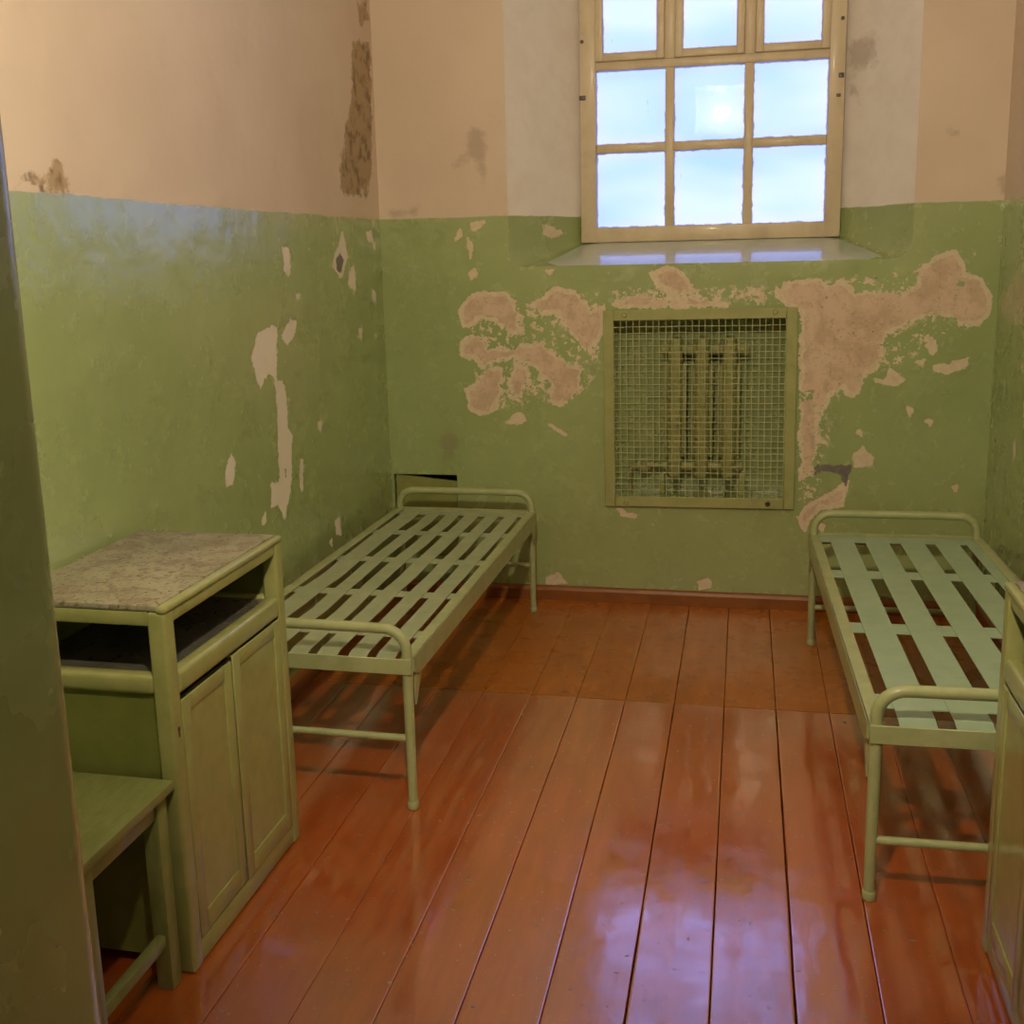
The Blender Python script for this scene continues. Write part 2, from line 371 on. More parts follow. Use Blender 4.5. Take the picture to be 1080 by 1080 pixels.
def top_material():
    s = NT('worn_table_top')
    n = s.noise(16, 6, 0.72, dist=0.4)
    base = s.mix(s.step(s.noise(7, 4), 0.35, 0.65), (0.27, 0.265, 0.175), (0.35, 0.33, 0.24))
    wear = s.step(n, 0.47, 0.56)
    col = s.mix(wear, base, s.mix(s.noise(50, 3), (0.15, 0.125, 0.08), (0.34, 0.29, 0.22)))
    dots = s.step(s.noise(75, 4, 0.7), 0.575, 0.61)
    col = s.mix(s.m('MULTIPLY', dots, 0.85), col, (0.10, 0.08, 0.05))
    nrm = s.bump(s.m('ADD', wear, s.noise(70, 3)), 0.15, 0.003)
    return s.bsdf(col, 0.5, nrm)
M_TOP = top_material()

def floor_material(name, k, cior, cw, radd):
    s = NT(name)
    def T(c): return (c[0] * k[0], c[1] * k[1], c[2] * k[2])
    r = s.rand()
    v = s.mapping(s.coord(), (6, 0.9, 6))
    g = s.noise(4, 5, 0.65, v, dim='4D', w=s.m('MULTIPLY', r, 40.0))
    big = s.noise(1.7, 4, 0.6)
    a = s.mix(s.step(r, 0.0, 1.0), T((0.25, 0.064, 0.012)), T((0.30, 0.080, 0.015)))
    col = s.mix(s.step(g, 0.3, 0.72), a, T((0.34, 0.098, 0.021)))
    col = s.mix(s.m('MULTIPLY', s.step(big, 0.45, 0.75), 0.35), col, T((0.16, 0.05, 0.015)))
    sv = s.mapping(s.coord(), (60, 1.6, 1))
    scr = s.m('MULTIPLY', s.step(s.noise(3, 4, 0.7, sv), 0.72, 0.75), s.step(s.noise(5, 3), 0.52, 0.64))
    col = s.mix(s.m('MULTIPLY', scr, 0.55), col, (0.42, 0.27, 0.15))
    pit = s.step(s.noise(17, 5, 0.7), 0.675, 0.69)
    pit2 = s.step(s.noise(42, 4, 0.7), 0.665, 0.68)
    pits = s.m('MAXIMUM', pit, pit2)
    col = s.mix(pits, col, (0.035, 0.022, 0.014))
    rough = s.m('ADD', s.m('ADD', 0.06 + radd, s.m('MULTIPLY', s.step(s.noise(6, 5, 0.65), 0.3, 0.7), 0.17)), s.m('MULTIPLY', pits, 0.5))
    rel = s.m('ADD', s.m('MULTIPLY', s.noise(3.2, 2, 0.5, s.mapping(s.coord(), (2.2, 0.8, 1))), 1.0), s.m('MULTIPLY', s.noise(60, 4, 0.65, s.mapping(s.coord(), (1, 0.4, 1))), 0.05))
    rel = s.m('SUBTRACT', rel, s.m('MULTIPLY', pits, 0.10))
    nrm = s.bump(rel, 0.20, 0.012)
    return s.bsdf(col, 0.42, nrm, spec=0.5, coat=cw, coat_rough=rough, coat_ior=cior, coat_normal=nrm)
M_FLOOR = floor_material('red_brown_floor_paint', (1.45, 1.0, 0.55), 2.85, 1.0, 0.0); M_FLOOR_REAR = floor_material('yellow_brown_floor_paint', (1.40, 1.42, 0.42), 1.5, 0.6, 0.16)
def plain(name, col, rough=0.7):
    s = NT(name); n = s.noise(12, 3)
    return s.bsdf(s.mix(n, tuple(c * 0.8 for c in col), tuple(c * 1.2 for c in col)), rough)
M_GAP = plain('floor_gap_dirt', (0.02, 0.013, 0.008), 0.9)
M_CEIL = plain('white_ceiling', (0.72, 0.66, 0.56), 0.8)
M_BRICK = plain('bare_plaster', (0.46, 0.30, 0.20), 0.85)
M_DARKVOID = plain('dark_shade', (0.03, 0.026, 0.02), 0.9)  # near-black: imitates shade in the hatch, dims the lamp niche

def pane_material():
    s = NT('old_milky_window_glass')
    g = s.sep(s.coord('Generated'))
    ex = s.m('MINIMUM', g[0], s.m('SUBTRACT', 1.0, g[0])); ez = s.m('MINIMUM', g[2], s.m('SUBTRACT', 1.0, g[2]))
    e = s.m('MINIMUM', ex, ez)
    e = s.m('ADD', e, s.m('MULTIPLY', s.m('SUBTRACT', s.noise(13, 5, 0.7), 0.5), 0.10))
    smear = s.step(e, 0.022, 0.010)
    haze = s.step(e, 0.20, 0.02)
    drip = s.m('MULTIPLY', s.step(s.noise(7, 4, 0.7, s.mapping(s.coord(), (6, 1, 0.8))), 0.70, 0.74), 0.5)
    tcol = s.mix(s.m('MULTIPLY', haze, 0.75), (0.95, 0.97, 0.98), (1.0, 0.95, 0.97))
    tr = s.new('ShaderNodeBsdfTransparent'); s.put(tr.inputs['Color'], tcol)
    df = s.new('ShaderNodeBsdfTranslucent'); df.inputs['Color'].default_value = (0.80, 0.78, 0.74, 1)
    dd = s.new('ShaderNodeBsdfDiffuse'); dd.inputs['Color'].default_value = (0.70, 0.66, 0.62, 1)
    paint = s.new('ShaderNodeMixShader'); paint.inputs[0].default_value = 0.3
    s.t.links.new(df.outputs[0], paint.inputs[1]); s.t.links.new(dd.outputs[0], paint.inputs[2])
    m1 = s.new('ShaderNodeMixShader'); s.put(m1.inputs[0], s.m('MAXIMUM', s.m('MULTIPLY', smear, 0.8), drip))
    s.t.links.new(tr.outputs[0], m1.inputs[1]); s.t.links.new(paint.outputs[0], m1.inputs[2])
    gl = s.new('ShaderNodeBsdfGlossy'); gl.inputs['Roughness'].default_value = 0.012
    fr = s.new('ShaderNodeFresnel'); fr.inputs['IOR'].default_value = 1.45
    nrm = s.bump(s.noise(9, 2), 0.05, 0.004); s.put(gl.inputs['Normal'], nrm)
    m2 = s.new('ShaderNodeMixShader'); s.t.links.new(fr.outputs[0], m2.inputs[0])
    s.t.links.new(m1.outputs[0], m2.inputs[1]); s.t.links.new(gl.outputs[0], m2.inputs[2])
    s.t.links.new(m2.outputs[0], s.out.inputs['Surface'])
    return s.mat
M_PANE = pane_material()

# ------------------------------------------------------------------ signed distance to outlines
def poly_sd(P, Q):
    """positive inside; P is (n,2), Q is the outline"""
    Q = np.array(Q, float); d = np.full(len(P), 1e9); ins = np.zeros(len(P), bool)
    for a, b in zip(Q, np.roll(Q, -1, 0)):
        ab = b - a; t = np.clip(((P - a) @ ab) / max(ab @ ab, 1e-12), 0, 1)
        d = np.minimum(d, np.hypot(*(P - a - t[:, None] * ab).T))
        c = ((a[1] > P[:, 1]) != (b[1] > P[:, 1])) & (P[:, 0] < (b[0] - a[0]) * (P[:, 1] - a[1]) / (b[1] - a[1] + 1e-12) + a[0])
        ins ^= c
    return np.where(ins, d, -d)
def field(P, polys, grow=0.0, off=0.03, cap=0.12):
    out = np.full(len(P), -1.0)
    for q in polys:
        A = np.array(q); lo = A.min(0) - 0.06; hi = A.max(0) + 0.06
        k = np.where((P >= lo).all(1) & (P <= hi).all(1))[0]
        if len(k): out[k] = np.maximum(out[k], poly_sd(P[k], q) + grow)
    return np.clip(out + off, 0, cap)
def wall_attrs(me, axes, peel, holes, dark, stain, faint, white=0.0, mottle=None):
    n = len(me.vertices); co = np.empty(n * 3); me.vertices.foreach_get('co', co); co = co.reshape(-1, 3)
    P = co[:, axes]
    pf = field(P, peel, 0.005)
    if holes:
        hf = field(P, holes, 0.0, 0.0, 1.0); pf = np.where(hf > 0, np.minimum(pf, 0.03 - hf), pf)
    size = [max(np.ptp(np.array(q)[:, 0]), np.ptp(np.array(q)[:, 1])) for q in peel]
    deep = field(P, [q for q, z in zip(peel, size) if z > 0.12])
    mot = np.zeros(n)
    if mottle:
        f = field(P, mottle, 0.0, 0.0, 1.0); mot = np.clip(f / 0.05, 0, 1)
    for nm, val in (('peel', pf), ('deep', deep * (1 - white)), ('dark', field(P, dark)), ('stain', field(P, stain) ), ('faint', field(P, faint)), ('white', np.full(n, white)), ('mottle', mot)):
        a = me.attributes.new(nm, 'FLOAT', 'POINT'); a.data.foreach_set('value', val.astype(np.float32))
def axis_steps(lo, hi, step, extra=()):
    n = int(round((hi - lo) / step)); v = list(np.linspace(lo, hi, n + 1)) + list(extra)
    v = sorted(v); out = [v[0]]
    for x in v[1:]:
        if x - out[-1] > 1e-5: out.append(x)
    return np.array(out)
def grid_faces(us, vs, skip, start=0):
    nu = len(us); faces = []
    for j in range(len(vs) - 1):
        vc = (vs[j] + vs[j + 1]) / 2
        for i in range(nu - 1):
            uc = (us[i] + us[i + 1]) / 2
            if skip(uc, vc): continue
            a = start + j * nu + i
            faces.append((a, a + 1, a + nu + 1, a + nu))
    return faces

# ------------------------------------------------------------------ back wall with window recess, radiator niche and hatch hole
def build_back_wall():
    RL, RR, RZ = REC
    rad = 0.08                                        # the plaster rounds the lower corners of the recess
    us = axis_steps(XL, XR, 0.0095, [RL, RR, NICHE[0], NICHE[1], HATCH[0], HATCH[1]])
    vs = np.concatenate([[-0.1], axis_steps(0.0, 2.02, 0.0095, [RZ, NICHE[2], NICHE[3], HATCH[2], HATCH[3]]), axis_steps(2.05, ZC, 0.03)])
    V = [(u, YB, v) for v in vs for u in us]
    ztop = 3.80
    def skip(u, v):
        if RL < u < RR and RZ < v < ztop: return True
        if NICHE[0] < u < NICHE[1] and NICHE[2] < v < NICHE[3]: return True
        if HATCH[0] < u < HATCH[1] and HATCH[2] < v < HATCH[3]: return True
        return False
    F = grid_faces(us, vs, skip)
    # recess: loft from the rounded opening at the wall face to the window frame
    def profile(x0, x1, zb, r, zt, n=10, side=40, bot=60):
        pts = []
        for k in range(side): pts.append((x0, zt + (zb + r - zt) * k / side))
        for k in range(n): a = math.pi + math.pi / 2 * k / n; pts.append((x0 + r + r * math.cos(a), zb + r + r * math.sin(a)))
        for k in range(bot): pts.append((x0 + r + (x1 - x0 - 2 * r) * k / bot, zb))
        for k in range(n): a = 1.5 * math.pi + math.pi / 2 * k / n; pts.append((x1 - r + r * math.cos(a), zb + r + r * math.sin(a)))
        for k in range(side + 1): pts.append((x1, zb + r + (zt - zb - r) * k / side))
        return pts
    A = profile(RL, RR, RZ, rad, ztop); B = profile(WIN[0] + 0.008, WIN[1] - 0.008, WIN[2] + 0.008, 0.01, WIN[3] - 0.008)
    NL = 12; base = len(V); n = len(A)
    for j in range(NL + 1):
        t = j / NL
        for a, b in zip(A, B):
            y = YB + (YW - YB + 0.03) * t
            # soften the front arris
            V.append((a[0] + (b[0] - a[0]) * t, y, a[1] + (b[1] - a[1]) * t))
    for j in range(NL):
        for i in range(n - 1):
            a = base + j * n + i; F.append((a, a + 1, a + n + 1, a + n))
    # top of the recess
    tl = len(V); V += [(RL, YB, ztop), (RR, YB, ztop), (WIN[1] - 0.008, YW + 0.03, WIN[3] - 0.008), (WIN[0] + 0.008, YW + 0.03, WIN[3] - 0.008)]
    F.append((tl, tl + 1, tl + 2, tl + 3))
    # corner fillets that fill the square hole down to the rounded arris
    for x0, sx, lo in ((RL, 1, True), (RR, -1, False)):
        c = len(V); V.append((x0, YB, RZ)); m = 12
        for k in range(m + 1):
            a = math.pi / 2 * k / m
            V.append((x0 + sx * (rad - rad * math.cos(a)), YB, RZ + rad - rad * math.sin(a)))
        for k in range(m): F.append((c, c + 1 + k, c + 2 + k))
    # niche and hatch boxes
    def pocket(x0, x1, z0, z1, dep):
        s = len(V)
        for y in (YB, YB + dep): V.extend([(x0, y, z0), (x1, y, z0), (x1, y, z1), (x0, y, z1)])
        for k in range(4): F.append((s + k, s + (k + 1) % 4, s + 4 + (k + 1) % 4, s + 4 + k))
        F.append((s + 4, s + 5, s + 6, s + 7))
    pocket(*NICHE, 0.22); pocket(*HATCH, 0.16)
    me = bpy.data.meshes.new('wall_back'); me.from_pydata(V, [], F); me.update()
    # outside faces of niche pockets keep clear of the outline fields
    wall_attrs(me, [0, 2], BP, BH, BD, [], BS, 0.0, [[(-1.31, 1.50), (-0.64, 1.54), (-0.64, 1.16), (-0.74, 1.0), (-1.26, 0.92), (-1.33, 1.2)], [(0.24, 1.56), (0.9, 1.66), (0.99, 1.36), (0.72, 1.16), (0.46, 1.06), (0.37, 0.5), (0.24, 0.5)], [(-0.64, 1.43), (0.26, 1.43), (0.26, 1.56), (-0.64, 1.56)]])
    co = np.empty(len(V) * 3); me.vertices.foreach_get('co', co); deepv = co.reshape(-1, 3)[:, 1] > YB + 0.01
    for nm in ('peel',):
        arr = np.empty(len(V), np.float32); me.attributes[nm].data.foreach_get('value', arr)
        zz = co.reshape(-1, 3)[:, 2]; arr[deepv & (zz < 1.6)] = 0; me.attributes[nm].data.foreach_set('value', arr)
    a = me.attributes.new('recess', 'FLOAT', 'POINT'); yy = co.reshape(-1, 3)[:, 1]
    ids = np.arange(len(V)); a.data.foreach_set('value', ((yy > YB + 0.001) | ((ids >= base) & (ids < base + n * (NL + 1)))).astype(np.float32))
    me.materials.append(M_WALL)
    o = link('wall_back', me); struct(o, 'back wall with peeling green paint below cream, a window recess and radiator niche', 'wall')
    # smooth only the recess
    return o
build_back_wall()

def build_side_wall(name, x, polys, holes, dark, stain, label):
    us = axis_steps(YF, YB, 0.0095 if polys else 0.2); vs = np.concatenate([[-0.1], axis_steps(0, 3.0, 0.0095 if polys else 0.2), [ZC]])
    V = [(x, u, v) for v in vs for u in us]; F = grid_faces(us, vs, lambda u, v: False)
    me = bpy.data.meshes.new(name); me.from_pydata(V, [], F); me.update()
    if polys: wall_attrs(me, [1, 2], polys, holes, dark, stain, [], 1.0)
    me.materials.append(M_WALL)
    return struct(link(name, me), label, 'wall')
build_side_wall('wall_left', XL, LP, LH, LD, LS, 'left wall, green below cream, with white flaked patches')
RPATCH = [[(4.62, 0.86), (4.64, 0.92), (4.66, 0.88), (4.65, 0.82)], [(4.40, 0.98), (4.42, 1.03), (4.43, 0.99)]]
build_side_wall('wall_right', XR, RPATCH, [], [], [], 'right wall, glossy green below cream')

# front wall with the doorway the view is taken from, and the dim corridor outside it
bm = bmesh.new()
ar = 0.035                                       # worn, rounded arris of the plastered jamb
jx = DOOR[0] + 0.0165
add_prism(bm, [(XL - 0.6, YF), (XL - 0.6, YD0), (jx, YD0)] + [(jx - ar + ar * math.cos(k * math.pi / 16), YF - ar + ar * math.sin(k * math.pi / 16)) for k in range(9)], 2, 0, ZC)
add_box(bm, DOOR[1], XR + 0.6, YD0, YF, 0, ZC); 
LN = ADDED_NICHE
add_box(bm, DOOR[0], DOOR[1], YD0, 0.60, DOOR[2], ZC); add_box(bm, DOOR[0], DOOR[1], 0.60, YF, DOOR[2], LN[2]); add_box(bm, DOOR[0], DOOR[1], 0.60, YF, LN[3], ZC)
add_box(bm, DOOR[0], LN[0], 0.60, YF, LN[2], LN[3]); add_box(bm, LN[1], DOOR[1], 0.60, YF, LN[2], LN[3])  # opening of the added niche; its lip shades the stool
struct(obj('wall_front', bm, M_WALL, None, True), 'thick doorway wall in dark green gloss paint at the left edge', 'wall')
bm = bmesh.new()
add_box(bm, XL - 0.6, XR + 0.6, -1.50, -1.40, 0, ZC); add_box(bm, XL - 0.6, XL - 0.5, -1.40, YD0, 0, ZC); add_box(bm, XR + 0.5, XR + 0.6, -1.40, YD0, 0, ZC)
struct(obj('wall_corridor', bm, M_WALL), 'corridor walls outside the doorway', 'wall')
bm = bmesh.new(); add_box(bm, XL - 0.6, XR + 0.6, -1.5, YB + 0.6, ZC, ZC + 0.1)
struct(obj('ceiling', bm, M_CEIL), 'white ceiling', 'ceiling')

# ------------------------------------------------------------------ floor: painted planks
bm = bmesh.new(); add_box(bm, XL - 0.6, XR + 0.6, -1.5, YB + 0.25, -0.12, -0.03)
floor = struct(obj('floor', bm, M_GAP), 'red-brown painted plank floor, worn and glossy', 'floor')
SEAM = 3.915
EDGES = [-1.736, -1.56, -1.37, -1.18, -0.985, -0.795, -0.612, -0.424, -0.236, -0.049, 0.142, 0.335, 0.525, 0.71, 0.90, 1.083]
def plank(x0, x1, y0, y1, seed, gl, gr, mat):
    rnd = random.Random(seed)
    bm = bmesh.new()
    n = max(2, int((y1 - y0) / 0.12))
    rows = []
    zt = rnd.uniform(-0.0016, 0.0); tilt = rnd.uniform(-0.0002, 0.0002); ph = rnd.uniform(0, 6)
    prof = [(0.0, -0.03), (0.0, -0.002), (0.004, -0.0004), (0.012, 0.0), (0.03, 0.0), (0.25, 0.0), (0.5, 0.0), (0.75, 0.0), (0.97, 0.0), (0.988, 0.0), (0.996, -0.0004), (1.0, -0.002), (1.0, -0.03)]
    for j in range(n + 1):
        y = y0 + 0.002 + (y1 - y0 - 0.004) * j / n
        wl = gl * (0.6 + 0.8 * rnd.random()); wr = gr * (0.6 + 0.8 * rnd.random())
        row = []
        for u, z in prof:
            x = x0 + wl + (x1 - x0 - wl - wr) * u
            cup = -0.0002 * (2 * u - 1) ** 2 + 0.0006 * math.sin(y * 3 + ph)
            row.append(bm.verts.new((x, y, zt + z + cup + tilt * (2 * u - 1)) if z > -0.02 else (x, y, z)))
        rows.append(row)
    for a, b in zip(rows, rows[1:]):
        for k in range(len(prof) - 1): bm.faces.new((a[k], a[k + 1], b[k + 1], b[k]))
    bm.faces.new(rows[0]); bm.faces.new(rows[-1][::-1])
    o = obj('plank', bm, mat, floor, True)
    return o
WIDE = {7: 0.0012, 8: 0.0018, 9: 0.0014, 10: 0.0020, 11: 0.0012, 6: 0.0008}      # open joints between the planks
for i in range(len(EDGES) - 1):
    a, b = EDGES[i], EDGES[i + 1]
    gl, gr = WIDE.get(i, 0.0004), WIDE.get(i + 1, 0.0004)
    plank(a, b, SEAM, YB, 100 + i, gl * 0.55, gr * 0.55, M_FLOOR_REAR)
    plank(a, b, YF - 0.6 if DOOR[0] - 0.2 < a and b < DOOR[1] + 0.2 else YF, SEAM, 200 + i, gl, gr, M_FLOOR)

# skirting boards
def skirting(name, pts2d_axis, a, b, at, sign):
    bm = bmesh.new()
    prof = [(0, 0), (sign * 0.022, 0), (sign * 0.022, 0.052), (sign * 0.016, 0.066), (sign * 0.004, 0.072), (0, 0.072)]
    if pts2d_axis == 0: add_prism(bm, [(at + u, v) for u, v in prof], 0, a, b)
    else: add_prism(bm, [(at + u, v) for u, v in prof], 1, a, b)
    return struct(obj(name, bm, M_SKIRT), 'brown painted skirting board', 'skirting')
skirting('baseboard_back', 0, XL + 0.024, XR - 0.024, YB, -1)
skirting('baseboard_left', 1, YF, YB, XL, 1)
skirting('baseboard_right', 1, YF, YB, XR, -1)

# ------------------------------------------------------------------ window
def build_window():
    w = empty('window_1', ((WIN[0] + WIN[1]) / 2, YW, WIN[2])); struct(w, 'old cream window with milky panes in the deep recess', 'window')
    ox, oy, oz = w.location
    def B(name, x0, x1, z0, z1, y0, y1, mat=M_WINPAINT, parent=w, bev=0.006):
        return box(name, mat, parent, x0 - ox, x1 - ox, y0 - oy, y1 - oy, z0 - oz, z1 - oz, bev)
    x0, x1, z0, z1 = WIN
    B('frame_stile', x0, x0 + 0.078, z0, z1, YW - 0.035, YW + 0.035)
    B('frame_stile', x1 - 0.074, x1, z0, z1, YW - 0.035, YW + 0.035)
    B('frame_rail', x0 + 0.050, x1 - 0.046, z0, z0 + 0.074, YW - 0.033, YW + 0.033)
    B('frame_rail', x0 + 0.050, x1 - 0.046, z1 - 0.06, z1, YW - 0.033, YW + 0.033)
    gx0, gx1 = x0 + 0.078, x1 - 0.074
    zt0, zt1 = 2.562, 2.604; zv = 3.06
    B('transom', gx0 - 0.004, gx1 + 0.004, zt0, zt1, YW - 0.028, YW + 0.03)
    B('transom', gx0 - 0.004, gx1 + 0.004, zv, zv + 0.044, YW - 0.028, YW + 0.03)
    m = (-0.370, 0.004)
    for c in m:
        B('mullion', c - 0.022, c + 0.022, z0 + 0.070, zt0 + 0.003, YW - 0.022, YW + 0.03)
        B('mullion', c - 0.026, c + 0.026, zt1 - 0.003, zv + 0.003, YW - 0.030, YW + 0.03)
        B('mullion', c - 0.022, c + 0.022, zv + 0.040, z1 - 0.055, YW - 0.022, YW + 0.03)
    zm = 2.199
    xs = [gx0, m[0], m[1], gx1]
    for k in range(3):
        B('muntin', xs[k] + (0.018 if k else 0), xs[k + 1] - (0.018 if k < 2 else 0), zm - 0.022, zm + 0.022, YW - 0.018, YW + 0.028)
    # thin beads around the lower panes
    for k in range(3):
        a = xs[k] + (0.022 if k else 0); b = xs[k + 1] - (0.022 if k < 2 else 0)
        for (c, d) in ((z0 + 0.074, zm - 0.022), (zm + 0.022, zt0), (zv + 0.044, z1 - 0.06)):
            pn = B('pane', a - 0.004, b + 0.004, c - 0.004, d + 0.004, YW + 0.004, YW + 0.008, M_PANE, w, 0)
    # opening vent sashes of the top row
    for k in range(3):
        a = xs[k] + (0.0255 if k else -0.0005); b = xs[k + 1] - (0.0255 if k < 2 else -0.0005); c, d = zt1 - 0.0005, zv + 0.0005
        t = 0.038
        bm = bmesh.new()
        y0, y1 = YW - 0.046, YW - 0.006
        for (p0, p1, q0, q1) in ((a, a + t, c, d), (b - t, b, c, d)):
            add_box(bm, p0 - ox, p1 - ox, y0 - oy, y1 - oy, q0 - oz, q1 - oz, 0.005)
        s = obj('vent_sash', bm, M_WINPAINT, w, True)
        for q0, q1 in ((c, c + t), (d - t, d)):
            B('sash_rail', a + t - 0.002, b - t + 0.002, q0, q1, y0 + 0.002, y1, M_WINPAINT, s)
        B('pane', a + t - 0.004, b - t + 0.004, c + t - 0.004, d - t + 0.004, YW - 0.022, YW - 0.018, M_PANE, s, 0)
    # sloping sill, painted light and worn shiny
    bm = bmesh.new(); rows = []
    NB = 16
    for j in range(7):
        t = j / 6; y = YB + 0.004 + (YW - 0.03 - YB) * t
        xa = -0.965 + (x0 + 0.965) * t; xb = 0.640 + (x1 - 0.640) * t
        z = REC[2] + (WIN[2] + 0.008 - REC[2]) * (y - YB) / (YW - YB + 0.03) + 0.006 - (0.006 if j == 0 else 0)
        rows.append([bm.verts.new((xa + (xb - xa) * i / NB - ox, y - oy, z - oz - (0.007 if i in (0, NB) else 0))) for i in range(NB + 1)])
    for a, b in zip(rows, rows[1:]):
        for i in range(NB): bm.faces.new((a[i], a[i + 1], b[i + 1], b[i]))
    obj('window_sill', bm, M_SILL, w, True)
    # iron fittings left on the stiles
    B('hinge', x0 - 0.002, x0 + 0.03, 2.43, 2.452, YW - 0.042, YW - 0.034, M_BOLT, w, 0.003)
    B('hinge', x1 - 0.030, x1 - 0.006, 2.47, 2.492, YW - 0.042, YW - 0.034, M_BOLT, w, 0.003)
    B('hinge', x1 - 0.038, x1 - 0.018, 2.385, 2.40, YW - 0.042, YW - 0.034, M_BOLT, w, 0.003)
    for px, pz in ((x0 + 0.014, 2.70), (x1 - 0.02, 2.73)):
        tube('nail_hole', M_BOLT, w, [(px - ox, -0.040, pz - oz), (px - ox, -0.03, pz - oz)], 0.009, 10)
    return w
build_window()
# sampling guide for the daylight that falls through the window opening
pl = bpy.data.lights.new('window_portal', 'AREA'); pl.shape = 'RECTANGLE'
pl.size = WIN[1] - WIN[0]; pl.size_y = WIN[3] - WIN[2]
po = link('window_portal', pl); po.location = ((WIN[0] + WIN[1]) / 2, YW + 0.06, (WIN[2] + WIN[3]) / 2); po.rotation_euler = (math.radians(-90), 0, 0)
pl.cycles.is_portal = True

# ------------------------------------------------------------------ radiator in its niche
def build_radiator():
    yb = YB + 0.22
    r = empty('radiator', (-0.20, YB + 0.12, NICHE[2])); tag(r, 'three-section cast iron radiator behind the wire grille', 'radiator')
    cx, cy, cz = r.location
    zb, zt = 0.615 - cz, 1.295 - cz
    for k in range(3):
        x = -0.318 + 0.127 * k - cx
        bm = bmesh.new()
        # front column with domed ends
        zz = [zb, zb + 0.008, zb + 0.03, zb + 0.09, zt - 0.09, zt - 0.03, zt - 0.008, zt]
        rr = [0.012, 0.026, 0.033, 0.034, 0.034, 0.033, 0.026, 0.012]
        add_tube(bm, [(x, -0.045, z) for z in zz], rr, 14)
        add_tube(bm, [(x, 0.045, z) for z in zz], rr, 14)
        # web between the columns
        add_box(bm, x - 0.014, x + 0.014, -0.05, 0.05, zb + 0.02, zt - 0.02, 0.006)
        # side fins set behind the column
        add_box(bm, x - 0.054, x + 0.054, -0.012, 0.004, zb + 0.10, zt - 0.125, 0.006)
        s = obj('radiator_section', bm, M_RAD, r, True)
        for z in (zt - 0.06, zb + 0.055):
            tube('hub', M_RAD, s, [(x - 0.0635, 0.0, z), (x + 0.0635, 0.0, z)], 0.026, 12)
    xl = -0.318 - 0.0635 - cx
    bm = bmesh.new(); z = zb + 0.055
    add_tube(bm, [(xl, 0, z), (xl - 0.10, 0, z), (-0.525 - cx, 0, z - 0.005), (-0.54 - cx, 0, z - 0.02), (-0.545 - cx, 0, 0.0)], 0.014, 10)
    obj('supply_pipe', bm, M_RAD, r, True)
    bm = bmesh.new(); add_tube(bm, [(-0.50 - cx, 0, z), (-0.44 - cx, 0, z)], 0.023, 8); add_tube(bm, [(-0.47 - cx, -0.02, z), (-0.47 - cx, -0.05, z)], 0.018, 8)
    obj('valve', bm, M_RAD, r, True)
    xr = -0.318 + 0.254 + 0.0635 - cx
    tube('plug', M_RAD, r, [(xr, 0, zt - 0.06), (xr + 0.025, 0, zt - 0.06)], 0.03, 6)
    for sx in (-0.38, 0.0):
        box('support_foot', M_RAD, r, sx - cx - 0.012, sx - cx + 0.012, -0.04, 0.04, 0.0, zb + 0.03, 0.003)
    return r
build_radiator()

def build_grille():
    x0, x1, z0, z1 = -0.645, 0.243, 0.492, 1.434
    g = empty('radiator_grille', ((x0 + x1) / 2, YB, z0)); tag(g, 'square wire mesh grille in a flat green metal frame below the window', 'grille')
    cx, cz = (x0 + x1) / 2, z0
    g.rotation_euler = (0, math.radians(-0.35), 0)
    t = 0.048; ya, yb = -0.019, -0.011
    def B(n, a, b, c, d, m=M_GRILLE, y0=ya, y1=yb): return box(n, m, g, a - cx, b - cx, y0, y1, c - cz, d - cz, 0.002, 1)
    B('frame_bar', x0, x0 + t, z0, z1); B('frame_bar', x1 - t, x1, z0, z1)
    B('frame_bar', x0 + t + 0.001, x1 - t - 0.001, z0, z0 + t); B('frame_bar', x0 + t + 0.001, x1 - t - 0.001, z1 - t, z1)
    bm = bmesh.new(); rnd = random.Random(3)
    n = 26; pitch = (x1 - x0 - 2 * t) / n; rw = 0.0019
    for k in range(n + 1):
        x = x0 + t + pitch * k - cx; j = rnd.uniform(-0.002, 0.002)
        m = 14
        add_tube(bm, [(x + j + rnd.uniform(-0.0012, 0.0012), -0.009 + (0.0016 if (q + k) % 2 else -0.0016), 0.035 + (z1 - z0 - 0.07) * q / m) for q in range(m + 1)], rw, 4, False)
    rows = int(round((z1 - z0 - 2 * t) / pitch))
    for k in range(rows + 1):
        z = t + (z1 - z0 - 2 * t) * k / rows; j = rnd.uniform(-0.002, 0.002)
        m = 14
        add_tube(bm, [(x0 - cx + 0.035 + (x1 - x0 - 0.07) * q / m, -0.009 + (0.0016 if (q + k) % 2 == 0 else -0.0016), z + j + rnd.uniform(-0.0015, 0.0015)) for q in range(m + 1)], rw, 4, False)
    o = obj('wire_mesh', bm, M_WIRE, g); o['kind'] = 'stuff'
    for (a, c) in ((x0 + 0.10, z1 - 0.022), (x1 - 0.10, z1 - 0.020), (x0 + 0.10, z0 + 0.02), (x1 - 0.12, z0 + 0.024)):
        tube('bolt', M_BOLT if a > 0 and c < 1 else M_GRILLE, g, [(a - cx, -0.018, c - cz), (a - cx, -0.0265, c - cz)], [0.014, 0.009], 8)
    for a in (x0 + 0.06, x1 - 0.06):
        box('bracket', M_GRILLE, g, a - cx - 0.012, a - cx + 0.012, -0.012, 0.03, 0.046, 0.05)
    return g
build_grille()

